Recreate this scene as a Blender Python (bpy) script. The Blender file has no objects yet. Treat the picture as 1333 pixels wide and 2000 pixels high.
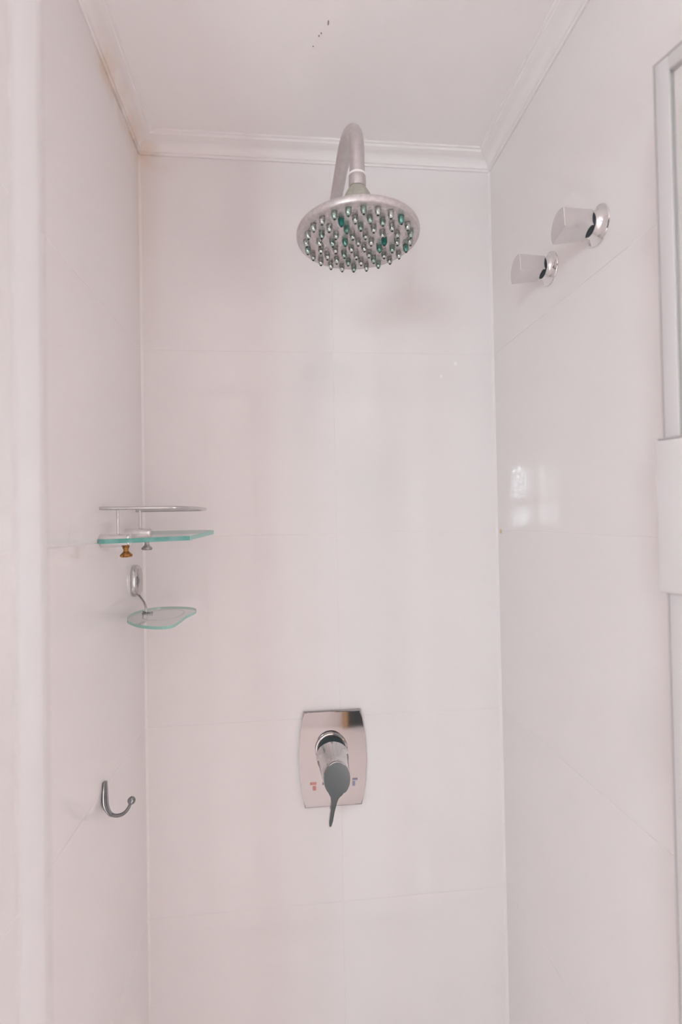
import bpy, bmesh, math, random
from mathutils import Vector, Matrix
random.seed(4)
C = bpy.context.scene.collection
sc = bpy.context.scene
EYE = 1.5
# ------------------------------------------------------------------ camera
FPX, YAW, PITCH, ROLL = 1037.25, 0.10309, 0.01561, -0.01826
fw = Vector((math.sin(YAW)*math.cos(PITCH), math.cos(YAW)*math.cos(PITCH), math.sin(PITCH)))
rt = Vector((math.cos(YAW), -math.sin(YAW), 0)); up = rt.cross(fw)
r2 = rt*math.cos(ROLL)+up*math.sin(ROLL); u2 = up*math.cos(ROLL)-rt*math.sin(ROLL)
cd = bpy.data.cameras.new('camera'); cam = bpy.data.objects.new('camera', cd); C.objects.link(cam)
cd.sensor_fit = 'HORIZONTAL'; cd.sensor_width = 24.0; cd.lens = FPX/1333*24.0
cd.clip_start = 0.01
cam.matrix_world = Matrix(((r2.x, u2.x, -fw.x, 0), (r2.y, u2.y, -fw.y, 0), (r2.z, u2.z, -fw.z, EYE), (0, 0, 0, 1)))
cd.dof.use_dof = True; cd.dof.focus_distance = 0.92; cd.dof.aperture_fstop = 3.2
sc.camera = cam
# ------------------------------------------------------------------ world, lights, exposure
w = bpy.data.worlds.new('world'); sc.world = w; w.use_nodes = True
w.node_tree.nodes['Background'].inputs[0].default_value = (0.75, 0.85, 1.0, 1)
w.node_tree.nodes['Background'].inputs[1].default_value = 1.0
sc.view_settings.view_transform = 'Standard'; sc.view_settings.look = 'None'
sc.view_settings.gamma = 1.0; sc.view_settings.use_curve_mapping = False
sc.view_settings.exposure = 0.11
WINX0, WINX1, WINZ0, WINZ1, WALLY = -1.22, -0.78, EYE-0.09, EYE+0.42, -1.65
def area(name, loc, rot, sx, sy, power, col, shape='RECTANGLE'):
    l = bpy.data.lights.new(name, 'AREA'); l.shape = shape; l.size = sx; l.size_y = sy; l.energy = power; l.color = col
    o = bpy.data.objects.new(name, l); C.objects.link(o); o.location = loc; o.rotation_euler = rot
    return o
# daylight just outside the small four-pane window behind the camera
area('window_daylight', ((WINX0+WINX1)/2, WALLY-0.16, (WINZ0+WINZ1)/2), (math.radians(90), 0, 0), 0.60, 0.66, 61.8, (0.78, 0.942, 1.0))
# warm fill light outside an added, unseen window in the right side wall
SWY0, SWY1, SWZ0, SWZ1, RX0, RX1 = -1.60, -0.85, 0.55, 1.60, -1.35, 1.15
area('right_fill_light', (RX1+0.14, (SWY0+SWY1)/2, (SWZ0+SWZ1)/2), (0, math.radians(90), 0), 1.05, 0.81, 26.7, (1.0, 0.83, 0.80))
sc.cycles.sample_clamp_indirect = 0.0
sc.cycles.max_bounces = 12; sc.cycles.diffuse_bounces = 8; sc.cycles.glossy_bounces = 4
sc.cycles.use_adaptive_sampling = True; sc.cycles.adaptive_threshold = 0.11; sc.cycles.adaptive_min_samples = 16

# ------------------------------------------------------------------ helpers
def tag(o, label=None, cat=None, group=None, kind=None):
    if label: o['label'] = label
    if cat: o['category'] = cat
    if group: o['group'] = group
    if kind: o['kind'] = kind
    return o
def empty(name, loc):
    o = bpy.data.objects.new(name, None); C.objects.link(o); o.location = loc; o.empty_display_size = 0.05
    return o
def root_loc(p):
    l = Vector((0, 0, 0))
    while p is not None:
        l += Vector(p.location); p = p.parent
    return l
def obj(name, bm, mats, parent=None, smooth=True, loc=None, angle=35):
    """bm is in world coordinates; stored relative to its parent (or to loc)."""
    off = root_loc(parent) if loc is None else Vector(loc)
    bmesh.ops.recalc_face_normals(bm, faces=bm.faces)
    bmesh.ops.translate(bm, verts=bm.verts, vec=-off)
    if smooth:
        for f in bm.faces: f.smooth = len(f.verts) < 9
        for e in bm.edges:
            if len(e.link_faces) == 2 and e.calc_face_angle(0) > math.radians(angle): e.smooth = False
    me = bpy.data.meshes.new(name); bm.to_mesh(me); bm.free()
    for m in (mats if isinstance(mats, (list, tuple)) else [mats]): me.materials.append(m)
    o = bpy.data.objects.new(name, me); C.objects.link(o)
    if parent is not None:
        o.parent = parent; o.location = off-root_loc(parent)
    else: o.location = off
    return o
def box(bm, a, b, bevel=0.0, seg=2):
    r = bmesh.ops.create_cube(bm, size=1)
    vs = r['verts']
    for v in vs:
        v.co = Vector([(a[i]+b[i])/2+v.co[i]*(b[i]-a[i]) for i in range(3)])
    if bevel:
        es = list({e for v in vs for e in v.link_edges})
        bmesh.ops.bevel(bm, geom=es, offset=bevel, segments=seg, affect='EDGES', profile=0.5)
    return bm
def B(a, b, bevel=0.0, seg=2): return box(bmesh.new(), a, b, bevel, seg)
def lathe(prof, M, n=48, bm=None, close=True):
    """prof: [(r, h)...] revolved round local z, placed by matrix M"""
    bm = bm or bmesh.new(); rings = []
    for r, h in prof:
        if r < 1e-6: rings.append([bm.verts.new(M @ Vector((0, 0, h)))])
        else: rings.append([bm.verts.new(M @ Vector((r*math.cos(2*math.pi*k/n), r*math.sin(2*math.pi*k/n), h))) for k in range(n)])
    for A, D in zip(rings, rings[1:]):
        for k in range(n):
            q = [A[k % len(A)], A[(k+1) % len(A)], D[(k+1) % len(D)], D[k % len(D)]]
            u = []
            for v in q:
                if v not in u: u.append(v)
            if len(u) >= 3: bm.faces.new(u)
    if close:
        if len(rings[0]) > 1: bm.faces.new(rings[0])
        if len(rings[-1]) > 1: bm.faces.new(rings[-1])
    return bm
def axis(loc, z, x=(0, 0, 1)):
    z = Vector(z).normalized(); x = Vector(x); x = (x-z*x.dot(z)).normalized(); y = z.cross(x)
    M = Matrix((x, y, z)).transposed().to_4x4(); M.translation = Vector(loc)
    return M
def smooth_path(pts, k=8):
    """Catmull-Rom through pts"""
    P = [Vector(p) for p in pts]; out = []
    for i in range(len(P)-1):
        a, b, c, d = P[max(i-1, 0)], P[i], P[i+1], P[min(i+2, len(P)-1)]
        for j in range(k):
            t = j/k
            out.append(0.5*((2*b)+(c-a)*t+(2*a-5*b+4*c-d)*t*t+(3*b-a-3*c+d)*t**3))
    out.append(P[-1]); return out
def tube(path, rad, n=20, bm=None, flat=1.0, up_hint=(0, 0, 1)):
    bm = bm or bmesh.new(); P = [Vector(p) for p in path]; N = len(P)
    R = rad if isinstance(rad, (list, tuple)) else [rad]*N
    rings = []; prev = Vector(up_hint)
    for i in range(N):
        t = (P[min(i+1, N-1)]-P[max(i-1, 0)]).normalized()
        x = prev-t*prev.dot(t)
        if x.length < 1e-4: x = Vector((1, 0, 0))-t*t.x
        x.normalize(); y = t.cross(x); prev = x
        rings.append([bm.verts.new(P[i]+R[i]*(x*flat*math.cos(2*math.pi*k/n)+y*math.sin(2*math.pi*k/n))) for k in range(n)])
    for A, D in zip(rings, rings[1:]):
        for k in range(n): bm.faces.new((A[k], A[(k+1) % n], D[(k+1) % n], D[k]))
    bm.faces.new(rings[0]); bm.faces.new(rings[-1])
    return bm
def prism(outline, M, h0, h1, bevel=0.0, seg=2, side_mat=0, bm=None):
    """outline in local xy extruded from h0 to h1 along local z"""
    bm = bm or bmesh.new()
    A = [bm.verts.new(M @ Vector((x, y, h0))) for x, y in outline]
    D = [bm.verts.new(M @ Vector((x, y, h1))) for x, y in outline]
    n = len(A); f0 = bm.faces.new(A); f1 = bm.faces.new(D)
    for k in range(n):
        f = bm.faces.new((A[k], A[(k+1) % n], D[(k+1) % n], D[k])); f.material_index = side_mat
    if bevel:
        es = list(set(f0.edges) | set(f1.edges))
        bmesh.ops.bevel(bm, geom=es, offset=bevel, segments=seg, affect='EDGES', profile=0.5)
    return bm
def loop2d(pts, k=8):
    """closed Catmull-Rom in 2d"""
    n = len(pts); out = []
    for i in range(n):
        a, b, c, d = (Vector(pts[(i+j-1) % n]) for j in range(4))
        for j in range(k):
            t = j/k; q = 0.5*((2*b)+(c-a)*t+(2*a-5*b+4*c-d)*t*t+(3*b-a-3*c+d)*t**3); out.append((q.x, q.y))
    return out

# ------------------------------------------------------------------ materials
def mat(name, col, rough=0.5, metal=0.0, spec=0.5, coat=0.0):
    m = bpy.data.materials.new(name); m.use_nodes = True
    b = m.node_tree.nodes['Principled BSDF']
    b.inputs['Base Color'].default_value = (*col, 1); b.inputs['Roughness'].default_value = rough
    b.inputs['Metallic'].default_value = metal; b.inputs['Specular IOR Level'].default_value = spec
    if coat: b.inputs['Coat Weight'].default_value = coat; b.inputs['Coat Roughness'].default_value = 0.05
    return m
class G:
    """tiny node-graph writer"""
    def __init__(s, m): s.nt = m.node_tree; s.b = s.nt.nodes.get('Principled BSDF')
    def n(s, t, **k):
        x = s.nt.nodes.new(t)
        for a, v in k.items(): setattr(x, a, v)
        return x
    def set(s, sock, v):
        if isinstance(v, bpy.types.NodeSocket): s.nt.links.new(v, sock)
        else: sock.default_value = v
    def math(s, op, a, b=0.0, clamp=False):
        x = s.n('ShaderNodeMath', operation=op); x.use_clamp = clamp
        s.set(x.inputs[0], a); s.set(x.inputs[1], b); return x.outputs[0]
    def ramp(s, v, a, b):
        """smooth 0..1 as v goes a..b"""
        x = s.n('ShaderNodeMapRange', interpolation_type='SMOOTHSTEP')
        s.set(x.inputs[0], v); x.inputs[1].default_value = a; x.inputs[2].default_value = b; return x.outputs[0]
    def pos(s):
        g = s.n('ShaderNodeNewGeometry'); q = s.n('ShaderNodeSeparateXYZ'); s.nt.links.new(g.outputs['Position'], q.inputs[0])
        return g.outputs['Position'], q.outputs
    def noise(s, v, scale, detail=3):
        x = s.n('ShaderNodeTexNoise'); s.set(x.inputs['Vector'], v); x.inputs['Scale'].default_value = scale; x.inputs['Detail'].default_value = detail
        return x.outputs[0]
    def mix(s, f, a, b):
        x = s.n('ShaderNodeMix', data_type='RGBA'); s.set(x.inputs[0], f)
        s.set(x.inputs[6], a if isinstance(a, bpy.types.NodeSocket) else (*a, 1)); s.set(x.inputs[7], b if isinstance(b, bpy.types.NodeSocket) else (*b, 1))
        return x.outputs[2]
XL, XR, D, ZC, FRONT = -0.2907, 0.4593, 1.1201, EYE+0.7606, 0.25
TILE, PAINT, STAIN = (0.845, 0.815, 0.811), (0.92, 0.893, 0.888), (0.74, 0.56, 0.40)
def stained(name, col, rough, amount=1.0, spec=0.5):
    """white surface with old damp stains: along the cornice of the left wall and down the left back corner"""
    m = mat(name, col, rough, spec=spec); g = G(m); P, q = g.pos(); x, y, z = q[0], q[1], q[2]
    nz = g.noise(P, 14, 4)
    band = g.math('MULTIPLY', g.ramp(z, ZC-0.05, ZC-0.002), g.ramp(z, ZC+0.032, ZC+0.006))
    run = g.math('MULTIPLY', g.ramp(y, 0.80, 0.90), g.ramp(x, XL+0.09, XL+0.02))
    s1 = g.math('MULTIPLY', g.math('MULTIPLY', band, run), g.ramp(nz, 0.30, 0.62))
    dx = g.math('SUBTRACT', x, XL); dy = g.math('SUBTRACT', D, y)
    cr = g.math('ADD', g.math('ABSOLUTE', dx), g.math('ABSOLUTE', dy))
    s2 = g.math('MULTIPLY', g.math('MULTIPLY', g.ramp(cr, 0.06, 0.0), g.ramp(z, EYE+0.25, EYE+0.72)), 0.22)
    line = g.math('MULTIPLY', g.ramp(g.math('ABSOLUTE', g.math('SUBTRACT', z, ZC+0.001)), 0.0045, 0.001), g.math('MULTIPLY', g.ramp(y, 0.86, 0.95), g.ramp(x, XL+0.06, XL+0.03)))
    s3 = g.math('MULTIPLY', line, g.ramp(g.noise(P, 30, 2), 0.40, 0.60))
    s = g.math('MULTIPLY', g.math('MAXIMUM', g.math('MULTIPLY', s1, 0.55), s2), amount, clamp=True)
    c = g.mix(s, col, STAIN)
    c = g.mix(g.math('MULTIPLY', s3, 0.25), c, (0.33, 0.21, 0.12))
    g.set(g.b.inputs['Base Color'], c)
    return m
M_TILE = stained('glazed_white_tile', TILE, 0.045, spec=0.38)
g = G(M_TILE); P, q = g.pos()
bp = g.n('ShaderNodeBump'); bp.inputs['Strength'].default_value = 0.006; bp.inputs['Distance'].default_value = 0.01
g.set(bp.inputs['Height'], g.noise(P, 9, 1)); g.set(g.b.inputs['Normal'], bp.outputs[0])
M_GROUT = stained('white_grout', TILE, 0.5)
M_SEAL = stained('white_sealant', (0.865, 0.835, 0.825), 0.35)
M_CORN = stained('cornice_paint', (0.89, 0.862, 0.857), 0.55)
M_CEIL = mat('ceiling_paint', PAINT, 0.6)
g = G(M_CEIL); P, q = g.pos(); g.set(g.b.inputs['Base Color'], g.mix(g.ramp(g.noise(P, 3, 3), 0.3, 0.75), (0.955, 0.928, 0.923), (0.965, 0.94, 0.935)))
M_ROOM = mat('bathroom_wall_paint', (0.91, 0.875, 0.87), 0.6)
M_FLOOR = mat('beige_floor', (0.88, 0.84, 0.83), 0.35)
M_TRAY = mat('white_shower_tray', (0.16, 0.185, 0.185), 0.4)
g = G(M_TRAY); P, q = g.pos(); g.set(g.b.inputs['Base Color'], g.mix(g.ramp(g.noise(P, 40, 3), 0.35, 0.7), (0.80, 0.77, 0.765), (0.85, 0.82, 0.815)))
M_DARK = mat('dark_door_paint', (0.07, 0.088, 0.092), 0.5)
M_WOOD = mat('pale_wood_frame', (0.55, 0.36, 0.20), 0.5)
M_CHROME = mat('polished_chrome', (0.80, 0.79, 0.79), 0.05, 1.0)
M_PLATE = mat('mixer_plate_chrome', (0.455, 0.435, 0.43), 0.04, 1.0)
M_BODY = mat('mixer_body_chrome', (0.70, 0.69, 0.69), 0.06, 1.0)
M_CHROME2 = mat('brushed_chrome', (0.62, 0.61, 0.61), 0.22, 1.0)
M_KNOB = mat('satin_knob_chrome', (0.74, 0.72, 0.72), 0.16, 1.0)
M_HOOK = mat('dark_chrome', (0.30, 0.31, 0.32), 0.16, 1.0)
M_WHITE = mat('white_powder_coat', (0.80, 0.77, 0.77), 0.35)
M_DOOR = mat('white_door_frame', (0.61, 0.59, 0.59), 0.4)
M_HANDLE = mat('white_handle_plastic', (0.66, 0.64, 0.64), 0.4)
M_ALU = mat('satin_aluminium_paint', (0.40, 0.37, 0.365), 0.5)
M_SEAL_SHADOW = mat('grey_seal_and_shadow', (0.47, 0.44, 0.44), 0.6)  # door seals; also colours the painted shadow line on the handle
M_BLACK = mat('black_gap', (0.012, 0.03, 0.035), 0.5)
M_RED = mat('red_print', (0.66, 0.30, 0.26), 0.5)
M_BLUE = mat('blue_print', (0.34, 0.34, 0.48), 0.5)
def limescaled(name, c0, c1, r0, r1, scale=220, metal=0.75):
    m = mat(name, c0, r0, metal); g = G(m); P, q = g.pos(); f = g.ramp(g.noise(P, scale, 4), 0.35, 0.68)
    g.set(g.b.inputs['Base Color'], g.mix(f, c0, c1))
    mr = g.n('ShaderNodeMapRange'); g.set(mr.inputs[0], f); mr.inputs[3].default_value = r0; mr.inputs[4].default_value = r1
    g.set(g.b.inputs['Roughness'], mr.outputs[0]); return m
M_HEAD = limescaled('dulled_chrome', (0.58, 0.54, 0.54), (0.68, 0.64, 0.635), 0.38, 0.50)
M_ARM = limescaled('dulled_chrome_arm', (0.56, 0.525, 0.525), (0.61, 0.57, 0.57), 0.30, 0.38, 120)
M_FACE = limescaled('face_plate_chrome', (0.60, 0.55, 0.555), (0.66, 0.61, 0.61), 0.24, 0.36, 90)
M_CONE = limescaled('grey_green_joint', (0.36, 0.36, 0.31), (0.46, 0.45, 0.39), 0.4, 0.55, 160, 0.3)
M_RUST = limescaled('rusty_brass', (0.16, 0.06, 0.02), (0.62, 0.30, 0.07), 0.45, 0.6, 260, 0.35)
M_SCREW = limescaled('dull_screw_metal', (0.30, 0.29, 0.29), (0.52, 0.51, 0.51), 0.3, 0.45, 200, 0.8)
def thin_glass(name, tint, refl_rough=0.0, frost=0.0, frost_col=(0.7, 0.72, 0.7)):
    m = bpy.data.materials.new(name); m.use_nodes = True; nt = m.node_tree; nt.nodes.clear(); g = G(m)
    out = g.n('ShaderNodeOutputMaterial'); t = g.n('ShaderNodeBsdfTransparent'); t.inputs[0].default_value = (*tint, 1)
    gl = g.n('ShaderNodeBsdfGlossy'); gl.inputs['Roughness'].default_value = refl_rough
    fr = g.n('ShaderNodeFresnel'); fr.inputs[0].default_value = 1.5
    base = t.outputs[0]
    if frost:
        d = g.n('ShaderNodeBsdfDiffuse'); d.inputs[0].default_value = (*frost_col, 1); mx0 = g.n('ShaderNodeMixShader'); mx0.inputs[0].default_value = frost
        nt.links.new(base, mx0.inputs[1]); nt.links.new(d.outputs[0], mx0.inputs[2]); base = mx0.outputs[0]
    ge = g.n('ShaderNodeNewGeometry'); ff = g.math('MULTIPLY', fr.outputs[0], g.math('SUBTRACT', 1.0, ge.outputs['Backfacing']))
    mx = g.n('ShaderNodeMixShader'); nt.links.new(ff, mx.inputs[0]); nt.links.new(base, mx.inputs[1]); nt.links.new(gl.outputs[0], mx.inputs[2])
    nt.links.new(mx.outputs[0], out.inputs[0]); return m
M_GLASS = thin_glass('clear_glass', (0.988, 0.995, 0.992))
M_DISHGLASS = thin_glass('dish_glass', (0.95, 0.975, 0.965), 0.05, 0.12, (0.66, 0.68, 0.65))
M_EDGE = mat('green_glass_edge', (0.15, 0.44, 0.375), 0.15, spec=0.5)
g = G(M_EDGE); P, q = g.pos(); g.set(g.b.inputs['Base Color'], g.mix(g.ramp(g.noise(P, 45, 2), 0.3, 0.7), (0.10, 0.38, 0.31), (0.22, 0.47, 0.46)))
M_EDGE_PALE = mat('pale_glass_edge', (0.30, 0.56, 0.50), 0.15)

# ------------------------------------------------------------------ setting: shower alcove
def struct(o): o['kind'] = 'structure'; return o
CEILZ = EYE+0.7946
T = 0.008            # tile thickness
rows = [0.0] + [EYE-0.028+0.385*k for k in (-3, -2, -1, 0, 1)] + [EYE+0.785]
gap = 0.0008
wall_back = struct(obj('wall_back', B((XL-T, D+0.0006, 0), (XR+T, D+0.10, CEILZ)), M_GROUT))
wall_left = struct(obj('wall_left', B((XL-0.10, FRONT, 0), (XL-0.0006, D+0.10, CEILZ)), M_GROUT))
wall_right = struct(obj('wall_right', B((XR+0.0006, FRONT, 0), (XR+0.10, D+0.10, CEILZ)), M_GROUT))
tile_cache = {}
def tile(parent, c, size, ax):
    """one glazed tile: its face lies in the wall plane; size along the wall x height"""
    key = (round(size[0], 4), round(size[1], 4), ax)
    if key not in tile_cache:
        a, h = size[0]/2, size[1]/2; e = 0.0005
        bm = bmesh.new()
        def P(u, v, d):
            return {'back': (u, d, v), 'left': (-d, u, v), 'right': (d, u, v)}[ax]
        F = [bm.verts.new(P(u*(a-e), v*(h-e), 0)) for u, v in ((-1, -1), (1, -1), (1, 1), (-1, 1))]
        S = [bm.verts.new(P(u*a, v*h, e*0.6)) for u, v in ((-1, -1), (1, -1), (1, 1), (-1, 1))]
        K = [bm.verts.new(P(u*a, v*h, 0.0010)) for u, v in ((-1, -1), (1, -1), (1, 1), (-1, 1))]
        bm.faces.new(F); bm.faces.new(K)
        for k in range(4):
            j = (k+1) % 4; bm.faces.new((F[k], F[j], S[j], S[k])); bm.faces.new((S[k], S[j], K[j], K[k]))
        bmesh.ops.recalc_face_normals(bm, faces=bm.faces)
        me = bpy.data.meshes.new('tile'); bm.to_mesh(me); bm.free(); me.materials.append(M_TILE); tile_cache[key] = me
    o = bpy.data.objects.new('tile', tile_cache[key]); C.objects.link(o); o.parent = parent
    o.location = Vector(c)-root_loc(parent)
for z0, z1 in zip(rows, rows[1:]):
    zc, h = (z0+z1)/2, z1-z0-gap
    for x0, x1 in ((XL, 0.1055), (0.1055, XR)): tile(wall_back, ((x0+x1)/2, D, zc), (x1-x0-gap, h), 'back')
    for y0, y1 in ((FRONT, 0.52), (0.52, D)):
        tile(wall_left, (XL, (y0+y1)/2, zc), (y1-y0-gap, h), 'left'); tile(wall_right, (XR, (y0+y1)/2, zc), (y1-y0-gap, h), 'right')
# sealant beads in the two back corners
def bead(x, s, name):
    bm = bmesh.new(); r = 0.0042
    pts = [(x, D), (x-s*r, D), (x-s*r*0.45, D-r*0.45), (x, D-r)]
    lo = [bm.verts.new((a, b, 0.01)) for a, b in pts]; hi = [bm.verts.new((a, b, ZC+0.005)) for a, b in pts]
    bm.faces.new(lo); bm.faces.new(hi)
    for k in range(4): bm.faces.new((lo[k], lo[(k+1) % 4], hi[(k+1) % 4], hi[k]))
    return struct(obj(name, bm, M_SEAL))
bead(XL, -1, 'trim_1'); bead(XR, 1, 'trim_2')
# cornice: stepped cove, mitred, one run for each wall
W = CEILZ-ZC
prof = [(0, 0), (0.0035, 0), (0.0045, 0.0035), (0.0075, 0.0045)]
for k in range(1, 8):
    t = math.radians(90*k/8); prof.append((0.0075+0.0185*(1-math.cos(t)), 0.0045+0.0175*math.sin(t)))
prof += [(0.026, 0.024), (0.0295, 0.0255), (0.0305, 0.0295), (0.034, 0.0305), (0.034, W), (0, W)]
def cornice(name, fn):
    bm = bmesh.new(); A = [bm.verts.new(fn(d, z, 0)) for d, z in prof]; E = [bm.verts.new(fn(d, z, 1)) for d, z in prof]
    n = len(A); bm.faces.new(A); bm.faces.new(E)
    for k in range(n): bm.faces.new((A[k], A[(k+1) % n], E[(k+1) % n], E[k]))
    return struct(obj(name, bm, M_CORN, angle=28))
cornice('trim_3', lambda d, z, e: (XL+d if e == 0 else XR-d, D-d, ZC+z))
cornice('trim_4', lambda d, z, e: (XL+d, D-d if e == 0 else FRONT, ZC+z))
cornice('trim_5', lambda d, z, e: (XR-d, D-d if e == 0 else FRONT, ZC+z))

# ------------------------------------------------------------------ setting: the bathroom the camera stands in
ceiling = struct(obj('ceiling', B((RX0-0.1, WALLY-0.1, CEILZ), (RX1+0.1, D+0.10, CEILZ+0.08)), M_CEIL))
struct(obj('floor', B((RX0-0.1, WALLY-0.1, -0.08), (RX1+0.1, FRONT, 0)), M_FLOOR))
struct(obj('floor_shower', B((XL-0.10, FRONT, -0.08), (XR+0.10, D+0.10, 0)), M_TRAY))
struct(obj('wall_front_left', B((RX0-0.1, FRONT, 0), (XL-0.10, FRONT+0.1, CEILZ)), M_ROOM))
struct(obj('wall_front_right', B((XR+0.10, FRONT, 0), (RX1+0.1, FRONT+0.1, CEILZ)), M_ROOM))
def side_wall(name, wname, xa, xb, xf):
    bm = bmesh.new(); t = 0.035
    box(bm, (xa, WALLY-0.1, 0), (xb, SWY0, CEILZ)); box(bm, (xa, SWY1, 0), (xb, FRONT, CEILZ))
    box(bm, (xa, SWY0, 0), (xb, SWY1, SWZ0)); box(bm, (xa, SWY0, SWZ1), (xb, SWY1, CEILZ))
    struct(obj(name, bm, M_ROOM, smooth=False))
    wn = struct(empty(wname, (xf, (SWY0+SWY1)/2, SWZ0))); a, b = xf-0.02, xf+0.02
    bm = bmesh.new()
    box(bm, (a, SWY0, SWZ0), (b, SWY0+t, SWZ1)); box(bm, (a, SWY1-t, SWZ0), (b, SWY1, SWZ1))
    box(bm, (a, SWY0+t, SWZ0), (b, SWY1-t, SWZ0+t)); box(bm, (a, SWY0+t, SWZ1-t), (b, SWY1-t, SWZ1))
    obj('window_frame', bm, M_WHITE, wn, smooth=False)
    obj('pane', B((xf-0.002, SWY0+t, SWZ0+t), (xf+0.002, SWY1-t, SWZ1-t)), M_GLASS, wn, smooth=False)
struct(obj('wall_side_left', B((RX0-0.1, WALLY-0.1, 0), (RX0, FRONT, CEILZ)), M_ROOM))
side_wall('wall_side_right', 'added_fill_window', RX1, RX1+0.1, RX1+0.05)  # out-of-view window added so the fill light can enter
# rear wall with an opening for the window
bm = bmesh.new()
box(bm, (RX0, WALLY-0.1, 0), (WINX0, WALLY, CEILZ)); box(bm, (WINX1, WALLY-0.1, 0), (RX1, WALLY, CEILZ))
box(bm, (WINX0, WALLY-0.1, 0), (WINX1, WALLY, WINZ0)); box(bm, (WINX0, WALLY-0.1, WINZ1), (WINX1, WALLY, CEILZ))
struct(obj('wall_rear', bm, M_ROOM, smooth=False))
win = struct(empty('window_1', ((WINX0+WINX1)/2, WALLY-0.05, WINZ0)))
bm = bmesh.new(); fy0, fy1 = WALLY-0.07, WALLY-0.03; t = 0.028
box(bm, (WINX0, fy0, WINZ0), (WINX0+t, fy1, WINZ1)); box(bm, (WINX1-t, fy0, WINZ0), (WINX1, fy1, WINZ1))
box(bm, (WINX0+t, fy0, WINZ0), (WINX1-t, fy1, WINZ0+t)); box(bm, (WINX0+t, fy0, WINZ1-t), (WINX1-t, fy1, WINZ1))
obj('window_frame', bm, M_WHITE, win, smooth=False)
mx, mz = (WINX0+WINX1)/2+0.0, WINZ0+0.21
obj('mullion', B((mx-0.035, fy0, WINZ0+t), (mx+0.035, fy1, WINZ1-t)), M_WHITE, win, smooth=False)
for a, b in ((WINX0+t, mx-0.035), (mx+0.035, WINX1-t)):
    obj('glazing_bar', B((a, fy0+0.004, mz-0.027), (b, fy1-0.004, mz+0.027)), M_WHITE, win, smooth=False)
    for c, d in ((WINZ0+t, mz-0.027), (mz+0.027, WINZ1-t)):
        obj('pane', B((a, WALLY-0.052, c), (b, WALLY-0.048, d)), M_GLASS, win, smooth=False)
# dark door in the rear wall, only met in the chrome
dr = struct(empty('door_1', (0.80, WALLY, 0)))
obj('door_leaf', B((0.42, WALLY, 0.004), (1.10, WALLY+0.03, 1.98), 0.003), M_DARK, dr)
bm = bmesh.new(); box(bm, (0.385, WALLY, 0), (0.42, WALLY+0.04, 2.03)); box(bm, (0.42, WALLY, 1.98), (1.10, WALLY+0.04, 2.03)); box(bm, (1.10, WALLY, 0), (1.15, WALLY+0.04, 2.03))
obj('door_frame', bm, M_WOOD, dr, smooth=False)

# ------------------------------------------------------------------ shower head on its arm
hx, hy, hz = 0.1115, 0.763, EYE+0.4105
sh = empty('rain_shower', (0.099, D, EYE+0.60))
tag(sh, 'round dulled chrome rain shower head on bent arm high on the back wall', 'shower head')
obj('wall_flange', lathe([(0.030, 0.0), (0.030, 0.003), (0.027, 0.008), (0.016, 0.013), (0.0125, 0.016)], axis((0.099, D, EYE+0.60), (0, -1, 0))), M_ARM, sh)
H, R = EYE+0.60, 0.062
def armx(y):
    t = min(1, max(0, (y-hy)/0.085)); return 0.1118-0.0072*t*t*(3-2*t)-0.012*max(0, y-hy-0.05)
path = [(armx(y), y, H) for y in (D, 1.05, 0.98, 0.90, hy+R+0.02)]
for k in range(13):
    a = math.radians(90*k/12); y = hy+R-R*math.sin(a)
    path.append((armx(y), y, H-R+R*math.cos(a)))
path += [(0.1118, hy, EYE+0.52), (0.1118, hy, EYE+0.503)]
obj('arm', tube(path, 0.0112, 28), M_ARM, sh)
up_z = axis((0.1118, hy, EYE), (0, 0, 1), (1, 0, 0))
obj('collar_ring', lathe([(0.0112, 0.5065), (0.0127, 0.5060), (0.0131, 0.5045), (0.0127, 0.503), (0.0112, 0.5025)], up_z, 36), M_SEAL, sh)
obj('nut', lathe([(0.0108, 0.5035), (0.0122, 0.5030), (0.0126, 0.500), (0.0128, 0.490), (0.0122, 0.4865), (0.010, 0.486)], up_z, 36), M_ARM, sh)
obj('swivel_joint', lathe([(0.0105, 0.487), (0.0125, 0.4855), (0.0150, 0.4815), (0.0185, 0.4755), (0.0215, 0.468), (0.0235, 0.458), (0.0250, 0.440), (0.028, 0.428)], up_z, 40), M_CONE, sh)
nrm = Vector((-0.030, 0.030, 1)).normalized()
MH = axis((hx, hy, hz), nrm, (1, 0, 0))
rr = 0.0900
obj('head_body', lathe([(0.0865, 0.0002), (0.0876, -0.0004), (0.0892, 0.0006), (rr, 0.003), (rr, 0.0070), (0.0888, 0.0095), (0.080, 0.0130), (0.055, 0.0185), (0.034, 0.024), (0.026, 0.032), (0.0, 0.032)], MH, 96), M_HEAD, sh)
face = obj('face_plate', lathe([(0.0, -0.0004), (0.040, -0.0003), (0.0862, 0.0003), (0.0866, 0.004), (0, 0.004)], MH, 96, close=False), M_FACE, sh)
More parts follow.
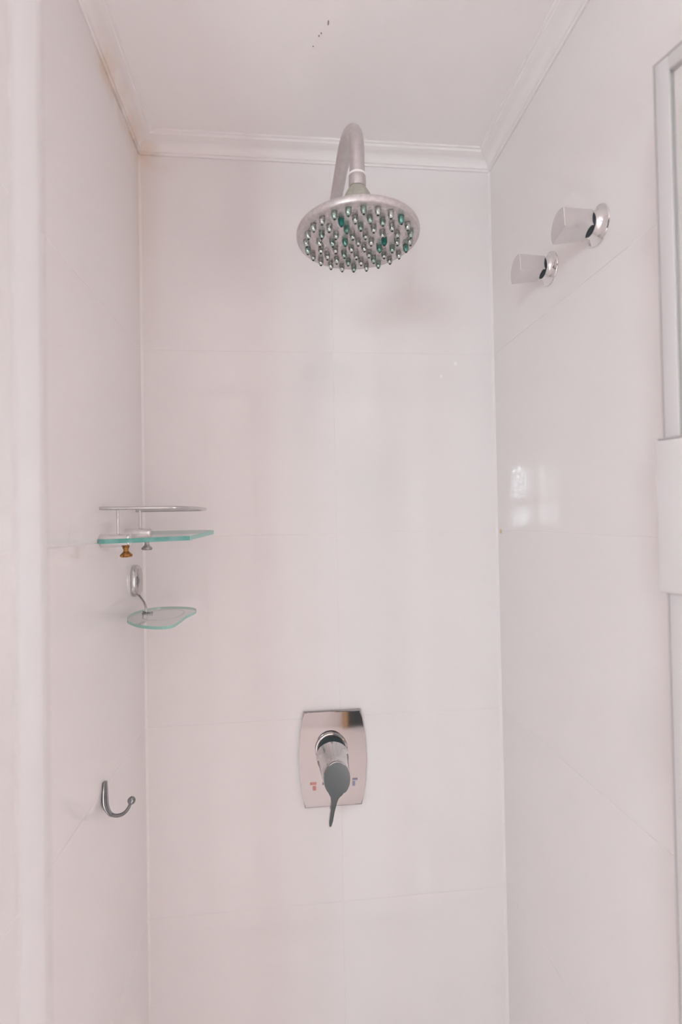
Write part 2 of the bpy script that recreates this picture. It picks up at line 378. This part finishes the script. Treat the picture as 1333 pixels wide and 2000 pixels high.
# nozzles: 1 + 6 + 12 + 18 + 24, each with a dark outlet
def nozzle_mesh(name, m, prof):
    bm = lathe(prof, Matrix.Identity(4), 14)
    for f in bm.faces: f.smooth = True
    bmesh.ops.recalc_face_normals(bm, faces=bm.faces)
    me = bpy.data.meshes.new(name); bm.to_mesh(me); bm.free(); me.materials.append(m); return me
np_ = [(0.0043, 0.0004), (0.0045, -0.001), (0.0044, -0.0035), (0.0040, -0.0060), (0.0032, -0.0083), (0.0023, -0.0096), (0.0018, -0.0099)]
noz_m = []
for nm, c, rg, mt in (('clear_nozzle', (0.46, 0.49, 0.47), 0.14, 0.9), ('greenish_nozzle', (0.32, 0.42, 0.38), 0.15, 0.85), ('green_nozzle', (0.14, 0.31, 0.26), 0.2, 0.7), ('teal_nozzle', (0.012, 0.17, 0.14), 0.25, 0.3)):
    noz_m.append(nozzle_mesh('nozzle', mat(nm, c, rg, mt), np_))
hole_m = nozzle_mesh('outlet', M_BLACK, [(0.0017, -0.0090), (0.0019, -0.0101), (0.0012, -0.0107), (0.0, -0.0108)])
q_noz = MH.to_quaternion()
kinds = [0]*8 + [1]*4 + [2]*1
for ri, (n, r, ph) in enumerate(((1, 0.0, 0), (6, 0.0192, 56), (12, 0.0383, 27), (18, 0.0572, 18), (24, 0.0762, 12.5))):
    for k in range(n):
        a = 2*math.pi*k/n + math.radians(ph)
        kk = random.choice(kinds)
        if (ri, k) in ((2, 11), (3, 11)): kk = 3
        o = bpy.data.objects.new('nozzle', noz_m[kk]); C.objects.link(o); o.parent = sh
        o.location = (MH @ Vector((r*math.cos(a), r*math.sin(a), -0.0004)))-Vector(sh.location)
        tl = Matrix.Rotation(random.uniform(-0.09, 0.09), 3, 'X') @ Matrix.Rotation(random.uniform(-0.09, 0.09), 3, 'Y')
        o.rotation_mode = 'QUATERNION'; o.rotation_quaternion = q_noz @ tl.to_quaternion()
        h = bpy.data.objects.new('outlet', hole_m); C.objects.link(h); h.parent = o

# ------------------------------------------------------------------ mixer valve on the back wall
vx, vz = 0.0885, EYE-0.4965
mv = empty('shower_mixer', (vx, D, vz)); tag(mv, 'chrome single lever shower mixer with barrel sided plate on the back wall', 'shower mixer')
outl = []
hw, hh, bul = 0.0595, 0.0990, 0.0105
for k in range(13):
    t = -1+2*k/12; outl.append((hw+bul*(1-t*t), t*hh))
for k in range(13):
    t = 1-2*k/12; outl.append((-(hw+bul*(1-t*t)), t*hh))
MV = Matrix.Translation((vx, D, vz)) @ Matrix(((1, 0, 0, 0), (0, 0, -1, 0), (0, 1, 0, 0), (0, 0, 0, 1)))
obj('cover_plate', prism(outl, MV, 0.0, 0.009, 0.0028, 3), M_PLATE, mv, angle=25)
AB = axis((0.0855, D, EYE-0.475), (0, -1, 0), (1, 0, 0))
obj('base_ring', lathe([(0.0335, 0.0080), (0.0340, 0.0090), (0.0340, 0.0115), (0.0328, 0.0135), (0.0300, 0.0140)], AB), M_BODY, mv)
obj('gap_ring', lathe([(0.0300, 0.0130), (0.0300, 0.0290)], AB), M_BLACK, mv)
bm = bmesh.new(); rings = []
for dl, z, r, x in ((0.0240, -0.4785, 0.0305, 0.0858), (0.0245, -0.4787, 0.0323, 0.0858), (0.0265, -0.4797, 0.0330, 0.0860), (0.0320, -0.4830, 0.0330, 0.0864), (0.0335, -0.4840, 0.0319, 0.0865), (0.0420, -0.4890, 0.0303, 0.0873), (0.0520, -0.4962, 0.0292, 0.0881), (0.0640, -0.5020, 0.0280, 0.0890), (0.0700, -0.5050, 0.0272, 0.0895), (0.0725, -0.5062, 0.0255, 0.0897)):
    rings.append([bm.verts.new((x+r*math.cos(2*math.pi*k/56), D-dl+0.16*r*math.sin(2*math.pi*k/56), EYE+z+r*math.sin(2*math.pi*k/56))) for k in range(56)])
for A, E_ in zip(rings, rings[1:]):
    for k in range(56): bm.faces.new((A[k], A[(k+1) % 56], E_[(k+1) % 56], E_[k]))
bm.faces.new(rings[0]); bm.faces.new(rings[-1])
obj('lever_body', bm, M_BODY, mv)
# paddle lever: oval cap that narrows into a blade hanging down
cap_c = Vector((0.0900, D-0.0765, EYE-0.5050)); a0 = math.radians(-90+20); pts = []
for k in range(33):
    a = a0+(2*math.pi-math.radians(20+34))*k/32; pts.append((0.0262*math.cos(a), 0.0322*math.sin(a)))
def bl(y): return -0.0062-0.0105*(-0.031-y)/0.052
blade = []
for y, h_ in ((-0.0300, 0.0072), (-0.0335, 0.0055), (-0.038, 0.0048), (-0.055, 0.0043), (-0.072, 0.0038), (-0.080, 0.0034), (-0.0822, 0.0022)): blade.append((bl(y)-h_, y-0.0027))
for y, h_ in ((-0.0822, 0.0022), (-0.080, 0.0034), (-0.072, 0.0038), (-0.055, 0.0043), (-0.038, 0.0050), (-0.0335, 0.0065), (-0.0300, 0.0105)): blade.append((bl(y)+h_, y-0.0027))
ML = axis(cap_c, (0.09, -0.98, 0.17), (1, 0, 0))
flip = -1 if (ML.to_3x3() @ Vector((0, 1, 0))).z < 0 else 1
outline = [(x, flip*y) for x, y in pts+blade]
obj('lever', prism(outline, ML, -0.0045, 0.0045, 0.0016, 3), M_BODY, mv, angle=25)
def print_bar(name, x0, x1, z0, z1, m):
    return obj(name, B((x0, D-0.0094, z0), (x1, D-0.0089, z1)), m, mv, smooth=False)
hm = print_bar('hot_mark', 0.0405, 0.0535, EYE-0.5475, EYE-0.5425, M_RED); tag(hm, 'small red hot water mark')
obj('hot_mark_tail', B((0.0455, D-0.0094, EYE-0.5590), (0.0525, D-0.0089, EYE-0.5500)), M_RED, hm, smooth=False)
cm = print_bar('cold_mark', 0.1285, 0.1395, EYE-0.5435, EYE-0.5390, M_BLUE); tag(cm, 'small blue cold water mark')
obj('cold_mark_tail', B((0.1285, D-0.0094, EYE-0.5550), (0.1345, D-0.0089, EYE-0.5455)), M_BLUE, cm, smooth=False)

# ------------------------------------------------------------------ two tap handles on the right wall
def tap(loc):
    t = empty('tap_handle', loc); x0, y0, z0 = loc
    AX = axis(loc, (-1, 0, 0), (0, 0, 1))     # local x up, local y towards camera or away
    ysgn = (AX.to_3x3() @ Vector((0, 1, 0))).y
    obj('wall_flange', lathe([(0.0275, 0.0), (0.0282, 0.0015), (0.0278, 0.003), (0.0262, 0.0042), (0.0225, 0.0062), (0.0195, 0.0100), (0.0175, 0.0135), (0.016, 0.0145)], AX, 56), M_CHROME, t)
    obj('gap_ring', lathe([(0.0150, 0.0125), (0.0164, 0.0135), (0.0164, 0.0155), (0.0150, 0.0165)], AX, 40), M_BLACK, t)
    # knob: round towards the back, two flats meeting in an edge towards the room
    sec = []
    ctr = (0.010, 0.001)
    corner = (-0.0165, -0.009)      # (dy, dz)
    top, bot = (-0.0135, 0.0195), (0.0205, -0.0178)
    arc = []
    a1, a2 = math.atan2(top[1], top[0]), math.atan2(bot[1], bot[0])
    for k in range(25):
        f = k/24; a = a1+(a2-a1)*f; rad = math.hypot(*top)*(1-f)+math.hypot(*bot)*f
        rad = rad*(1-0.10*math.sin(math.pi*f)); arc.append((rad*math.cos(a), rad*math.sin(a)))
    sec = arc+[corner]
    out = [(dz, dy*ysgn) for dy, dz in sec]
    bm = bmesh.new(); rings = []
    for h, s in ((0.0150, 0.80), (0.0160, 0.84), (0.030, 0.885), (0.045, 0.945), (0.0565, 0.99), (0.0580, 0.985), (0.0588, 0.955)):
        rings.append([bm.verts.new(AX @ Vector((u*s, v*s+0.004*ysgn*(h-0.0165)/0.042, h))) for u, v in out])
    n = len(out)
    for A, E in zip(rings, rings[1:]):
        for k in range(n): bm.faces.new((A[k], A[(k+1) % n], E[(k+1) % n], E[k]))
    bm.faces.new(rings[0]); bm.faces.new(rings[-1])
    obj('knob', bm, M_KNOB, t, angle=22)
    return t
t1 = tap((XR, 0.722, EYE+0.4215)); tag(t1, 'chrome tap handle on right wall, nearer one, higher in the picture', 'tap handle', 'tap handles on the right wall')
t2 = t1.copy(); C.objects.link(t2); t2.location = (XR, 0.8645, EYE+0.4260)
for ch in list(t1.children):
    c = ch.copy(); C.objects.link(c); c.parent = t2
tag(t2, 'chrome tap handle on right wall, farther one, closer to the corner', 'tap handle', 'tap handles on the right wall')

# ------------------------------------------------------------------ glass shelf with rail on the left wall
gs = empty('glass_shelf', (XL, 0.95, EYE-0.024)); tag(gs, 'green edged glass shelf with chrome guard rail on the left wall', 'shelf')
def shz(x, y): return EYE-0.0262+0.010*(x-XL)+0.037*(y-0.855)
sh_out = [(XL+0.002, 0.853), (XL+0.012, 0.851), (-0.1545, 0.875), (-0.1375, 1.03), (-0.160, 1.062), (XL+0.002, 1.072)]
bm = bmesh.new()
lo = [bm.verts.new((x, y, shz(x, y)-0.0036)) for x, y in sh_out]; hi = [bm.verts.new((x, y, shz(x, y)+0.0036)) for x, y in sh_out]
bm.faces.new(lo); bm.faces.new(hi)
for k in range(len(lo)):
    f = bm.faces.new((lo[k], lo[(k+1) % len(lo)], hi[(k+1) % len(lo)], hi[k])); f.material_index = 2 if k == 2 else 1
obj('glass_pane', bm, [M_GLASS, M_EDGE, M_EDGE_PALE], gs, smooth=False)
rail = smooth_path([(XL, 0.866, EYE+0.0253), (-0.27, 0.866, EYE+0.0253), (-0.21, 0.872, EYE+0.0253), (-0.172, 0.882, EYE+0.0253), (-0.152, 0.920, EYE+0.0253), (-0.1475, 0.985, EYE+0.0253), (-0.157, 1.040, EYE+0.0253), (-0.185, 1.056, EYE+0.0253), (-0.24, 1.062, EYE+0.0253), (XL, 1.066, EYE+0.0253)], 8)
obj('guard_rail', tube(rail, 0.0026, 12), M_CHROME2, gs)
for y, xc, zc in ((0.872, -0.2615, EYE-0.0255), (1.0, -0.2615, EYE-0.0185)):
    AX = axis((XL, y, zc), (1, 0, 0), (0, 0, 1))
    br = obj('bracket', lathe([(0.0085, 0.0), (0.0105, 0.0005), (0.0108, 0.012), (0.0110, 0.040), (0.0102, 0.0445), (0.0075, 0.046)], AX, 32), M_CHROME, gs)
    obj('post', tube([(-0.2652, y, zc+0.009), (-0.2652, y, EYE+0.0245)], 0.0018, 12), M_CHROME2, gs)
for y, x, zt, m in ((0.872, -0.2535, EYE-0.0360, M_RUST), (1.0, -0.2535, EYE-0.0315, M_SCREW)):
    AX = axis((x, y, zt+0.003), (0.04 if m is M_RUST else 0, 0, -1), (1, 0, 0))
    obj('thumb_screw', lathe([(0.0050, 0.0), (0.0050, 0.0045), (0.0038, 0.006), (0.0040, 0.0095), (0.0058, 0.0120), (0.0092, 0.0150), (0.0096, 0.0175), (0.0080, 0.0190), (0.003, 0.0195)], AX, 24), m, gs)

# ------------------------------------------------------------------ soap dish under the shelf
sd = empty('soap_dish', (XL, 1.06, EYE-0.108)); tag(sd, 'small curved glass soap dish on chrome oval wall bracket below the shelf', 'soap dish')
zc, yc = EYE-0.1080, 1.048
AX = axis((XL, yc, zc), (1, 0, 0), (0, 0, 1))
def oval(a, b, n=40): return [(a*math.cos(2*math.pi*k/n)*(1.0), b*math.sin(2*math.pi*k/n)) for k in range(n)]
def soval(a, b, n=40):
    o = []
    for k in range(n):
        c, s = math.cos(2*math.pi*k/n), math.sin(2*math.pi*k/n)
        o.append((a*math.copysign(abs(c)**0.75, c), b*math.copysign(abs(s)**0.75, s)))
    return o
bm = bmesh.new(); rings = []
for a, b, h in ((0.029, 0.024, 0.0), (0.0295, 0.0245, 0.004), (0.0285, 0.0235, 0.0085), (0.0265, 0.0205, 0.0105), (0.0235, 0.0170, 0.0098), (0.0195, 0.0135, 0.0070), (0.015, 0.010, 0.0060)):
    rings.append([bm.verts.new(AX @ Vector((u, v, h))) for u, v in soval(a, b)])
for A, E in zip(rings, rings[1:]):
    for k in range(40): bm.faces.new((A[k], A[(k+1) % 40], E[(k+1) % 40], E[k]))
bm.faces.new(rings[0]); bm.faces.new(rings[-1])
obj('wall_bracket', bm, M_CHROME2, sd, angle=50)
obj('bracket_screw', lathe([(0.008, 0.0055), (0.0085, 0.0075), (0.006, 0.0092), (0.0, 0.0095)], AX, 24), M_HOOK, sd)
zdish = EYE-0.165
wire = smooth_path([(XL+0.006, 1.052, EYE-0.1325), (XL+0.014, 1.044, EYE-0.140), (XL+0.026, 1.020, EYE-0.1455), (XL+0.0325, 1.004, EYE-0.151), (XL+0.0345, 1.0, EYE-0.158), (XL+0.0345, 1.0, EYE-0.1655)], 6)
obj('stem', tube(wire, 0.0024, 12), M_CHROME2, sd)
bm = lathe([(0.0035, 0.0), (0.0065, 0.0005), (0.0070, 0.002), (0.004, 0.0035), (0.0, 0.004)], axis((XL+0.0345, 1.0, zdish+0.0015), (0, 0, 1), (1, 0, 0)), 20)
for k in range(3):
    a = 2*math.pi*k/3+0.2
    tube([(XL+0.0345, 1.0, zdish+0.003), (XL+0.0345+0.0115*math.cos(a), 1.0+0.0115*math.sin(a), zdish+0.0035)], 0.0017, 8, bm)
obj('dish_clamp', bm, M_HOOK, sd)
dish = loop2d([(-0.2775, 0.956), (-0.256, 0.913), (-0.232, 0.886), (-0.203, 0.872), (-0.186, 0.880), (-0.181, 0.915), (-0.178, 0.965), (-0.170, 1.015), (-0.184, 1.056), (-0.223, 1.076), (-0.261, 1.070), (-0.283, 1.019)], 6)
bm = prism(dish, Matrix.Translation((0, 0, zdish)), -0.0032, 0.0016, side_mat=1)
obj('glass_dish', bm, [M_DISHGLASS, M_EDGE_PALE], sd, smooth=False)
hol = [( -0.222+0.036*math.cos(2*math.pi*k/36), 0.985+0.058*math.sin(2*math.pi*k/36)) for k in range(36)]
bm = bmesh.new(); pr = None
for s, h in ((1.0, 0.0017), (0.97, 0.0024), (0.92, 0.0017)):
    rg = [bm.verts.new((-0.222+(x+0.222)*s, 0.985+(y-0.985)*s, zdish+h)) for x, y in hol]
    if pr:
        for k in range(36): bm.faces.new((pr[k], pr[(k+1) % 36], rg[(k+1) % 36], rg[k]))
    pr = rg
obj('dish_rim', bm, M_DISHGLASS, sd)

# ------------------------------------------------------------------ robe hook low on the left wall
hk = empty('wall_hook', (XL, 0.868, EYE-0.42)); tag(hk, 'small dark chrome hook with ball tip low on the left wall', 'hook')
yb = 0.866
strap = [(XL+0.0022, yb+0.004, EYE-0.4015), (XL+0.0030, yb+0.002, EYE-0.412), (XL+0.0036, yb, EYE-0.424), (XL+0.0050, yb-0.002, EYE-0.434), (XL+0.0088, yb-0.004, EYE-0.4425), (XL+0.0150, yb-0.006, EYE-0.4495)]
P = smooth_path(strap, 6)
ws = [0.0068+0.0030*math.sin(math.pi*min(1, k/len(P)*1.1)) - 0.0035*max(0, k/len(P)-0.55) for k in range(len(P))]
obj('back_plate', tube(P, ws, 16, flat=0.42, up_hint=(1, 0, 0)), M_HOOK, hk)
P = smooth_path([(XL+0.0088, yb-0.004, EYE-0.4425), (XL+0.0150, yb-0.006, EYE-0.4478), (XL+0.024, yb-0.008, EYE-0.4490), (XL+0.034, yb-0.010, EYE-0.4452), (XL+0.0415, yb-0.012, EYE-0.4370), (XL+0.0455, yb-0.013, EYE-0.4275)], 6)
obj('prong', tube(P, [0.0031-0.0008*k/(len(P)-1) for k in range(len(P))], 14), M_HOOK, hk)
bm = bmesh.new(); bmesh.ops.create_uvsphere(bm, u_segments=24, v_segments=16, radius=0.0060, matrix=Matrix.Translation((XL+0.0470, yb-0.0135, EYE-0.4245)))
obj('ball_tip', bm, M_HOOK, hk)

# ------------------------------------------------------------------ shower screen: fixed pane and white post at the left front
ss = empty('shower_screen', (-0.205, FRONT, 0)); tag(ss, 'white shower screen post standing blurred in the left foreground', 'shower screen')
PX0, PX1, TOPZ = -0.1200, -0.1073, EYE+0.470
obj('post', B((PX0, FRONT-0.0008, 0.02), (PX1, FRONT+0.0008, TOPZ), 0.0004), M_ALU, ss)
py = FRONT+0.024          # the pane is set at a slight angle, deeper at the wall
obj('wall_channel', B((XL, py-0.007, 0.02), (XL+0.012, py+0.007, TOPZ), 0.0012), M_ALU, ss)
obj('pane', prism([(XL+0.001, py-0.002), (PX0, FRONT-0.0008), (PX0, FRONT+0.0008), (XL+0.001, py+0.002)], Matrix.Identity(4), 0.02, TOPZ), M_GLASS, ss, smooth=False)
obj('top_rail', B((XL, FRONT-0.009, TOPZ), (XR, FRONT+0.009, TOPZ+0.025), 0.0015), M_ALU, ss)
obj('sill', B((XL, FRONT-0.012, 0.0), (XR, FRONT+0.012, 0.02), 0.002), M_ALU, ss)
# shower door standing open along the right wall
DE = Vector((0.3841, 0.50, 0)); dv = Vector((0.063, -0.24, 0)); L = dv.length; dv.normalize(); nv = Vector((-dv.y, dv.x, 0))
sdoor = empty('shower_door', (DE.x, DE.y, 0.0)); tag(sdoor, 'white framed glass shower door standing open at the right edge of the picture', 'shower door')
def dbox(name, s0, s1, t0, t1, z0, z1, m, parent=sdoor, bevel=0.001):
    bm = B((s0, t0, z0), (s1, t1, z1), bevel)
    M = Matrix((dv, nv, (0, 0, 1))).transposed().to_4x4(); M.translation = DE
    bmesh.ops.transform(bm, matrix=M, verts=bm.verts); return obj(name, bm, m, parent)
DT = EYE+0.4577
st = 0.0175
dbox('edge_seal', 0.0, 0.0022, -0.0045, 0.0045, 0.03, DT, M_SEAL_SHADOW, bevel=0)
dbox('top_seal', 0.0022, L, -0.0045, 0.0045, DT-0.0022, DT, M_SEAL_SHADOW, bevel=0)
dbox('stile', 0.0022, st, -0.0045, 0.0045, 0.03, DT-0.0022, M_DOOR)
dbox('stile', L-st, L, -0.0045, 0.0045, 0.03, DT-0.0022, M_DOOR)
dbox('top_stile_rail', st, L-st, -0.0045, 0.0045, DT-st, DT-0.0022, M_DOOR)
dbox('bottom_rail', st, L-st, -0.0045, 0.0045, 0.03, 0.055, M_DOOR)
dbox('pane', st, L-st, -0.0025, 0.0025, 0.055, DT-st, M_GLASS, bevel=0)
hd = dbox('handle', -0.003, 0.040, -0.013, 0.013, EYE-0.078, EYE+0.0745, M_HANDLE, bevel=0.0025)
dbox('handle_top_shadow', 0.0005, 0.040, -0.0125, 0.0125, EYE+0.0745, EYE+0.0760, M_SEAL_SHADOW, hd, bevel=0)  # thin grey strip stands in for the shadow line along the handle top

# ------------------------------------------------------------------ small marks
M_SPECK = mat('grey_speck', (0.30, 0.26, 0.26), 0.8); M_YEL = mat('yellow_stain', (0.62, 0.50, 0.30), 0.6); M_DROP = mat('white_speck', (0.9, 0.88, 0.87), 0.4)
def speck(parent, pts, m, axis_i, name='speck'):
    for c, a, b in pts:
        bm = bmesh.new(); n = 10; vs = []
        for k in range(n):
            t = 2*math.pi*k/n; u, v = a*math.cos(t), b*math.sin(t); p = list(c); ij = [i for i in range(3) if i != axis_i]
            p[ij[0]] += u; p[ij[1]] += v; vs.append(bm.verts.new(p))
        r = bmesh.ops.extrude_face_region(bm, geom=[bm.faces.new(vs)])
        d = Vector((0, 0, 0)); d[axis_i] = -0.0003
        bmesh.ops.translate(bm, verts=[v for v in r['geom'] if isinstance(v, bmesh.types.BMVert)], vec=d)
        obj(name, bm, m, parent, smooth=False)
speck(ceiling, [((0.080, 0.832, CEILZ), 0.0014, 0.0045), ((0.070, 0.851, CEILZ), 0.0012, 0.0016), ((0.0665, 0.856, CEILZ), 0.0013, 0.0018), ((0.058, 0.876, CEILZ), 0.0012, 0.0012)], M_SPECK, 2)
speck(wall_back, [((0.3725, D, EYE+0.337), 0.0035, 0.0045), ((0.340, D, EYE+0.3087), 0.003, 0.003)], M_DROP, 1)
speck(wall_right, [((XR, 1.102, EYE-0.0303), 0.006, 0.0050)], M_YEL, 0)
